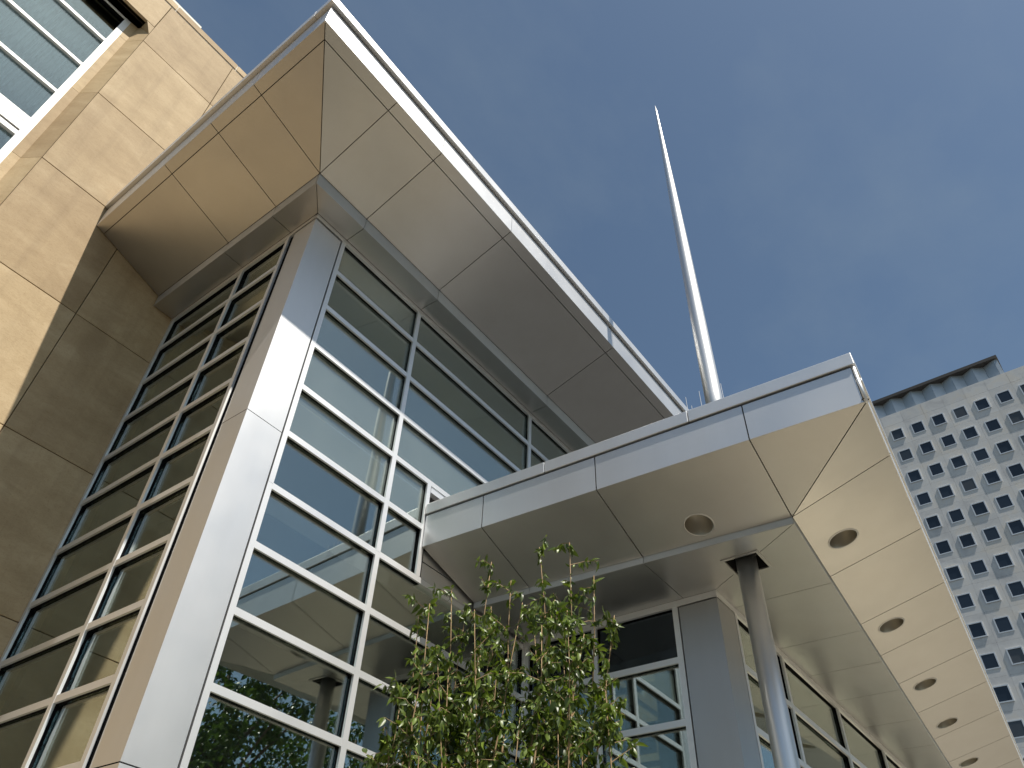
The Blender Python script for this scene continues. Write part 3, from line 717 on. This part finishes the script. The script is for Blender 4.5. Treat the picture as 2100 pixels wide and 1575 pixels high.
boxobj('header', 'frame', ves, VX - 0.004, 15.56, VY - 0.004, VY + 0.03, 5.6305, FZ - 0.002); boxobj('header_gasket', 'gasket', ves, VX + 0.03, 15.5, VY + 0.031, VY + 0.13, 5.6315, FZ - 0.003)
boxobj('shadow_gap', 'gasket', ves, VX + 0.03, VX + 0.05, VY + 0.446, VY + 0.459, 0, 5.62)
boxobj('shadow_gap', 'gasket', ves, VX + 0.431, VX + 0.444, VY + 0.03, VY + 0.05, 0, 5.62)
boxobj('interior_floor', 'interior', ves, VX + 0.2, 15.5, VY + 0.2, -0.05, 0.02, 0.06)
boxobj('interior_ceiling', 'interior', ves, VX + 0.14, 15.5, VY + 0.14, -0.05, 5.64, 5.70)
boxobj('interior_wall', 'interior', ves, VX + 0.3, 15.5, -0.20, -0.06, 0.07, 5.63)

# ================================================================== stainless mast
mast = thing('steel_mast', 'round brushed steel column that passes through the canopy and tapers to a needle spire', 'mast', (MASTX, MASTY, 0))
mb = MB(); mb.tube([(MASTX, MASTY, 0.03), (MASTX, MASTY, 6.9)], [0.103, 0.103], 48); mb.build('column_shaft', 'steel', mast, True)
prof = [(6.901, .104), (8.0, .103), (9.5, .096), (11, .084), (12.5, .066), (13.8, .045), (14.7, .028), (15.2, .018), (15.42, 0.002)]
mb = MB(); mb.tube([(MASTX, MASTY, z) for z, r in prof], [r for z, r in prof], 40); mb.build('spire', 'steel', mast, True)
mb = MB(); mb.tube([(MASTX, MASTY, 0.0), (MASTX, MASTY, 0.029)], [0.17, 0.17], 32); mb.build('base_plate', 'steel', mast)

# lightning rods on the roof beyond the canopy edge
def rod(x, y, z0, z1, label):
    mb = MB(); mb.tube([(x, y, z0), (x, y, z0 + 0.04), (x, y, z0 + 0.05), (x, y, z1)], [0.03, 0.03, 0.007, 0.003], 8)
    o = mb.build('lightning_rod', 'rod', None, False, (x, y, z0)); o['label'] = label; o['category'] = 'lightning rod'; o['group'] = 'thin rods on the roof edge'
def rod_at(dx, dy, slope_top, slope_bot, D, label):
    # stands on the canopy roof at distance D from the viewer's plan position
    x, y = CAM.x + dx * D, CAM.y + dy * D
    rod(x, y, 6.47, CAM.z + slope_top * D, label)
for ym, zt, lb in ((-1.13, 12.715, 'thin pale rod just left of the steel spire'), (-1.61, 12.68, 'thin pale rod hard against the right side of the steel spire'),
                   (-0.82, 12.70, 'thin pale rod beside the far end of the upper roof edge'), (-0.917, 12.41, 'very short thin rod tip low between the roof edge and the spire')):
    v = Vector((9.0 - CAM.x, ym - CAM.y)); Lh = v.length; v /= Lh
    rod_at(v.x, v.y, (zt - CAM.z) / Lh, 0, 6.9, lb)

# ================================================================== office tower beyond
KS = 1.65
TX, TY = 100.78, 3.47
tower = thing('office_tower', 'distant pale concrete office tower with a checkerboard of small square windows', 'tower', (TX, TY, 0))
tower.rotation_euler = (0, 0, math.radians(-1.45))
TU, TV = 1.72 * KS, 2.296 * KS
def tz(v): return 1.6 + KS * (v - 1.6)
ROW0 = tz(46.8); TOP = tz(49.12)
def tmesh(mb, name, mat):
    me = bpy.data.meshes.new(name); me.from_pydata(mb.v, [], mb.f); me.materials.append(MAT[mat]); return me
def tchild(name, me, loc, parent):
    o = bpy.data.objects.new(name, me); col.objects.link(o); o.parent = parent; o.location = loc; return o
# local axes: -x towards the viewer, -y to the right in the picture
mb = MB(); mb.box(-0.10, 0.1, -TU / 2 + 0.006, TU / 2 - 0.006, -TV / 2 + 0.006, TV / 2 - 0.006); pm = tmesh(mb, 'wall_panel', 'precast')
def wmesh(d):
    W, Hh, t = 1.67, 1.88, 0.135
    mb = MB()
    mb.box(-0.1 - d, -0.1, -W / 2, -W / 2 + t, -Hh / 2, Hh / 2); mb.box(-0.1 - d, -0.1, W / 2 - t, W / 2, -Hh / 2, Hh / 2)
    mb.box(-0.1 - d, -0.1, -W / 2 + t + .001, W / 2 - t - .001, Hh / 2 - t, Hh / 2); mb.box(-0.1 - d, -0.1, -W / 2 + t + .001, W / 2 - t - .001, -Hh / 2, -Hh / 2 + t)
    f_ = tmesh(mb, 'window', 'towerframe')
    mb = MB(); mb.box(-0.1 - d * 0.35, -0.101, -W / 2 + t + .002, W / 2 - t - .002, -Hh / 2 + t + .002, Hh / 2 - t - .002)
    return f_, tmesh(mb, 'window_pane', 'towerglass')
wflush, wproj = wmesh(0.045), wmesh(0.115)
for r_ in range(-1, 16):
    for c_ in range(-2, 8):
        y_, z_ = -c_ * TU, ROW0 - r_ * TV
        if r_ == -1:
            continue
        tchild('wall_panel', pm, (0, y_, z_), tower)
        f_, p_ = wproj if (r_ + c_) % 2 == 0 else wflush
        wo = tchild('window', f_, (0, y_, z_), tower); tchild('window_pane', p_, (0, 0, 0), wo)
ZL = ROW0 - 15.5 * TV
mb = MB(); mb.box(0.101, 30, -7.5 * TU, 2.5 * TU, 0, TOP - 0.05); tchild('tower_body', tmesh(mb, 'tower_body', 'precast'), (0, 0, 0), tower)
mb = MB(); mb.box(-0.1, 0.1, -7.5 * TU, 2.5 * TU, 0, ZL - 0.02); tchild('tower_base', tmesh(mb, 'tower_base', 'precast'), (0, 0, 0), tower)
for c_ in range(-2, 8):
    mb = MB(); mb.box(-0.1, 0.1, -TU / 2 + 0.012, TU / 2 - 0.012, 0, TOP - (ROW0 + TV / 2) - 0.012); tchild('parapet_panel', tmesh(mb, 'parapet_panel', 'precast'), (0, -c_ * TU, ROW0 + TV / 2 + 0.012), tower)
# folded metal penthouse with its thin dark roof
zzb, zzt = TOP, tz(51.0)
fold = []
U0, U1 = -2.5 * TU, 9.42 * KS
per = 1.72 * KS / 2
u = -1.21 * KS - 2 * per * 2; k = 0
pts = []
while u <= U1 + 0.01:
    pts.append((u, 0.35 if k % 2 == 0 else 1.15)); u += per; k += 1
pts.append((U1 + 0.001, pts[-1][1]))
for i in range(len(pts) - 1):
    (ua, da), (ub, db) = pts[i], pts[i + 1]
    if ub - ua < 0.05: continue
    mb = MB(); mb.prism([(da, -ua - 0.01, zzb), (db, -ub + 0.01, zzb), (db, -ub + 0.01, zzt), (da, -ua - 0.01, zzt)], (0.06, 0, 0)); tchild('folded_panel', tmesh(mb, 'folded_panel', 'folded'), (0, 0, 0), tower)
mb = MB(); mb.box(0.0, 9, -U1 - 0.15, 12, zzt + 0.001, tz(51.3)); tchild('penthouse_roof', tmesh(mb, 'penthouse_roof', 'darkslab'), (0, 0, 0), tower)
mb = MB(); mb.box(1.25, 8.8, -U1 + 0.05, 11, zzb, zzt - 0.01); tchild('penthouse_wall', tmesh(mb, 'penthouse_wall', 'darkslab'), (0, 0, 0), tower)

# ================================================================== plants
def leaf(mb, p, d, nrm, L_, W_, fold_=0.35, droop=0.35):
    d = d.normalized(); s = d.cross(nrm)
    if s.length < 1e-4: s = d.orthogonal()
    s.normalize(); up = s.cross(d)
    i = len(mb.v)
    def pt(a, b_, lift): return tuple(p + d * (a * L_) + s * (b_ * W_) + up * (lift * W_ - droop * L_ * a * a))
    mb.v += [pt(0, 0, 0), pt(.28, .42, fold_ * .42), pt(.28, 0, 0), pt(.28, -.42, fold_ * .42), pt(.62, .38, fold_ * .38), pt(.62, 0, 0), pt(.62, -.38, fold_ * .38), pt(1, 0, 0)]
    mb.f += [(i, i + 2, i + 1), (i, i + 3, i + 2), (i + 1, i + 2, i + 5, i + 4), (i + 2, i + 3, i + 6, i + 5), (i + 4, i + 5, i + 7), (i + 5, i + 6, i + 7)]
def pixray(px, py):
    d = right * (px - 987.3) + down * (py - 781.4) + fwd * 1559.33
    return d / math.hypot(d.x, d.y)
rnd = random.Random(11)
yt = thing('young_tree', 'slender multi stemmed young tree with drooping green leaves in front of the canopy', 'tree', (0.36, -2.50, 0))
base = Vector((0.36, -2.50, 0))
crown = MB(); twigs = MB(); 
tips = [(1180, 1112, 0), (1118, 1122, .05), (1020, 1152, -.05), (938, 1205, .1), (872, 1255, 0), (1230, 1180, .1), (1272, 1262, .05), (1060, 1190, .25), (1150, 1230, -.2),
        (1210, 1300, -.25), (985, 1250, -.25), (905, 1330, -.15), (1105, 1260, .3), (1250, 1345, -.1), (845, 1400, .15), (800, 1490, -.1), (1265, 1440, -.05), (1000, 1330, .3), (1170, 1400, .25), (930, 1440, .2), (1080, 1450, -.3)]
rt = random.Random(5)
for _k in range(26):
    py_ = rt.uniform(1235, 1530); cx_ = 1030 + (py_ - 1235) * -0.05; hw_ = 150 + (py_ - 1235) * 0.22
    tips.append((cx_ + rt.uniform(-hw_, hw_), py_, rt.uniform(-.4, .4)))
def curve(a, c, bend, n=9):
    pts_ = []
    for i in range(n):
        t = i / (n - 1); p = a.lerp(c, t); p += bend * math.sin(math.pi * t) + Vector((rnd.uniform(-1, 1), rnd.uniform(-1, 1), 0)) * 0.012 * (0 < i < n - 1); pts_.append(p)
    return pts_
def leafy(p, d, r_, L0=0.042):
    q = (d * 0.3 + Vector((rnd.uniform(-.9, .9), rnd.uniform(-.9, .9), rnd.choice((-2.4, -1.6, -1.0, -0.6, 0.2)) * rnd.uniform(.7, 1.2)))).normalized()
    L_ = L0 * rnd.choice((0.6, 0.85, 1.0, 1.1, 1.45)) * rnd.uniform(0.85, 1.15)
    leaf(crown, p, q, Vector((rnd.uniform(-1, 1), rnd.uniform(-1.3, .6), rnd.uniform(0, 1))).normalized(), L_, L_ * rnd.uniform(.40, .54), rnd.uniform(.15, .6), rnd.uniform(.1, .6))
for (px, py, dd) in tips:
    D = 4.2 + dd; r_ = pixray(px - 12, py); tip = CAM + r_ * D
    root = base + Vector((rnd.uniform(-.13, .13), rnd.uniform(-.13, .13), 0.0))
    bend = Vector((rnd.uniform(-.12, .12), rnd.uniform(-.12, .12), 0)) + (Vector((tip.x - base.x, tip.y - base.y, 0)) * 0.25)
    path = curve(root, tip, bend, 12)
    R0 = 0.016 + 0.006 * rnd.random()
    st = MB(); st.tube(path, [max(0.0022, R0 * (1 - 0.93 * (i / 11) ** 0.8)) for i in range(12)], 7); st.build('stem', 'stem', yt, True)
    # side twigs and leaves on the upper two thirds
    for i in range(4, 12):
        for rep in range(6 if i < 11 else 3):
            t = rnd.random(); p = path[i - 1].lerp(path[i], t)
            dirn = (path[i] - path[i - 1]).normalized()
            az = rnd.uniform(0, 2 * math.pi); sd_ = Vector((math.cos(az), math.sin(az), rnd.uniform(.3, 1.2))).normalized()
            ln = rnd.uniform(.10, .30) * (1.0 if i < 9 else 0.6)
            e1 = p + sd_ * ln * .6; e2 = e1 + (sd_ + Vector((0, 0, rnd.uniform(-.9, .2)))).normalized() * ln * .5
            twigs.tube([p, e1, e2], [.0028, .002, .001], 4, False)
            for q in range(rnd.randint(15, 23)):
                tt = rnd.random() ** .7; pp_ = p.lerp(e1, tt / .55) if tt < .55 else e1.lerp(e2, (tt - .55) / .45)
                leafy(pp_, sd_, 0)
        if i > 6:
            for q in range(7): leafy(path[i - 1].lerp(path[i], rnd.random()), (path[i] - path[i - 1]).normalized(), 0)
    for q in range(9): leafy(tip - Vector((0, 0, rnd.uniform(0, .07))), Vector((0, 0, .6)), 0, 0.046)
tw = twigs.build('twigs', 'stem', yt); tw['kind'] = 'stuff'
cr_o = crown.build('crown', 'leaf', yt, True); cr_o['kind'] = 'stuff'

def big_tree(x, y, h, rad, seed, label):
    rd = random.Random(seed)
    t_ = thing('street_tree', label, 'tree', (x, y, 0), 'street trees across the plaza')
    mb = MB(); mb.tube([(x, y, 0), (x + .05, y, h * .25), (x - .03, y + .05, h * .55), (x, y, h * .85)], [.2, .16, .1, .03], 10); mb.build('trunk', 'bark', t_, True)
    cw = MB()
    for k in range(11):
        az = rd.uniform(0, 6.28); z0 = h * rd.uniform(.25, .6); p0 = Vector((x, y, z0)); e_ = p0 + Vector((math.cos(az) * rad * rd.uniform(.5, .9), math.sin(az) * rad * rd.uniform(.5, .9), h * rd.uniform(.12, .3)))
        lb = MB(); lb.tube([p0, p0.lerp(e_, .5) + Vector((0, 0, .15)), e_], [.07, .045, .015], 6); lb.build('limb', 'bark', t_, True)
    for cl in range(170):
        v = Vector((rd.gauss(0, 1), rd.gauss(0, 1), rd.gauss(0, 1))).normalized() * (rd.random() ** .45)
        cen = Vector((x + v.x * rad, y + v.y * rad, h * .62 + v.z * h * .36)); cr2 = rd.uniform(.35, .75)
        for q in range(60):
            p = cen + Vector((rd.gauss(0, 1), rd.gauss(0, 1), rd.gauss(0, .8))) * cr2 * .5
            leaf(cw, p, Vector((rd.uniform(-1, 1), rd.uniform(-1, 1), rd.uniform(-1, .3))), Vector((rd.uniform(-1, 1), rd.uniform(-1, 1), 1)), rd.uniform(.14, .24), rd.uniform(.09, .15))
    c_ = cw.build('crown', 'treeleaf', t_); c_['kind'] = 'stuff'
big_tree(9.6, -14.0, 13.0, 3.4, 3, 'leafy street tree mirrored in the lowest panes beside the corner column')
big_tree(15.6, -15.0, 12.0, 3.0, 5, 'second leafy street tree mirrored lower down in the panes behind the young tree')
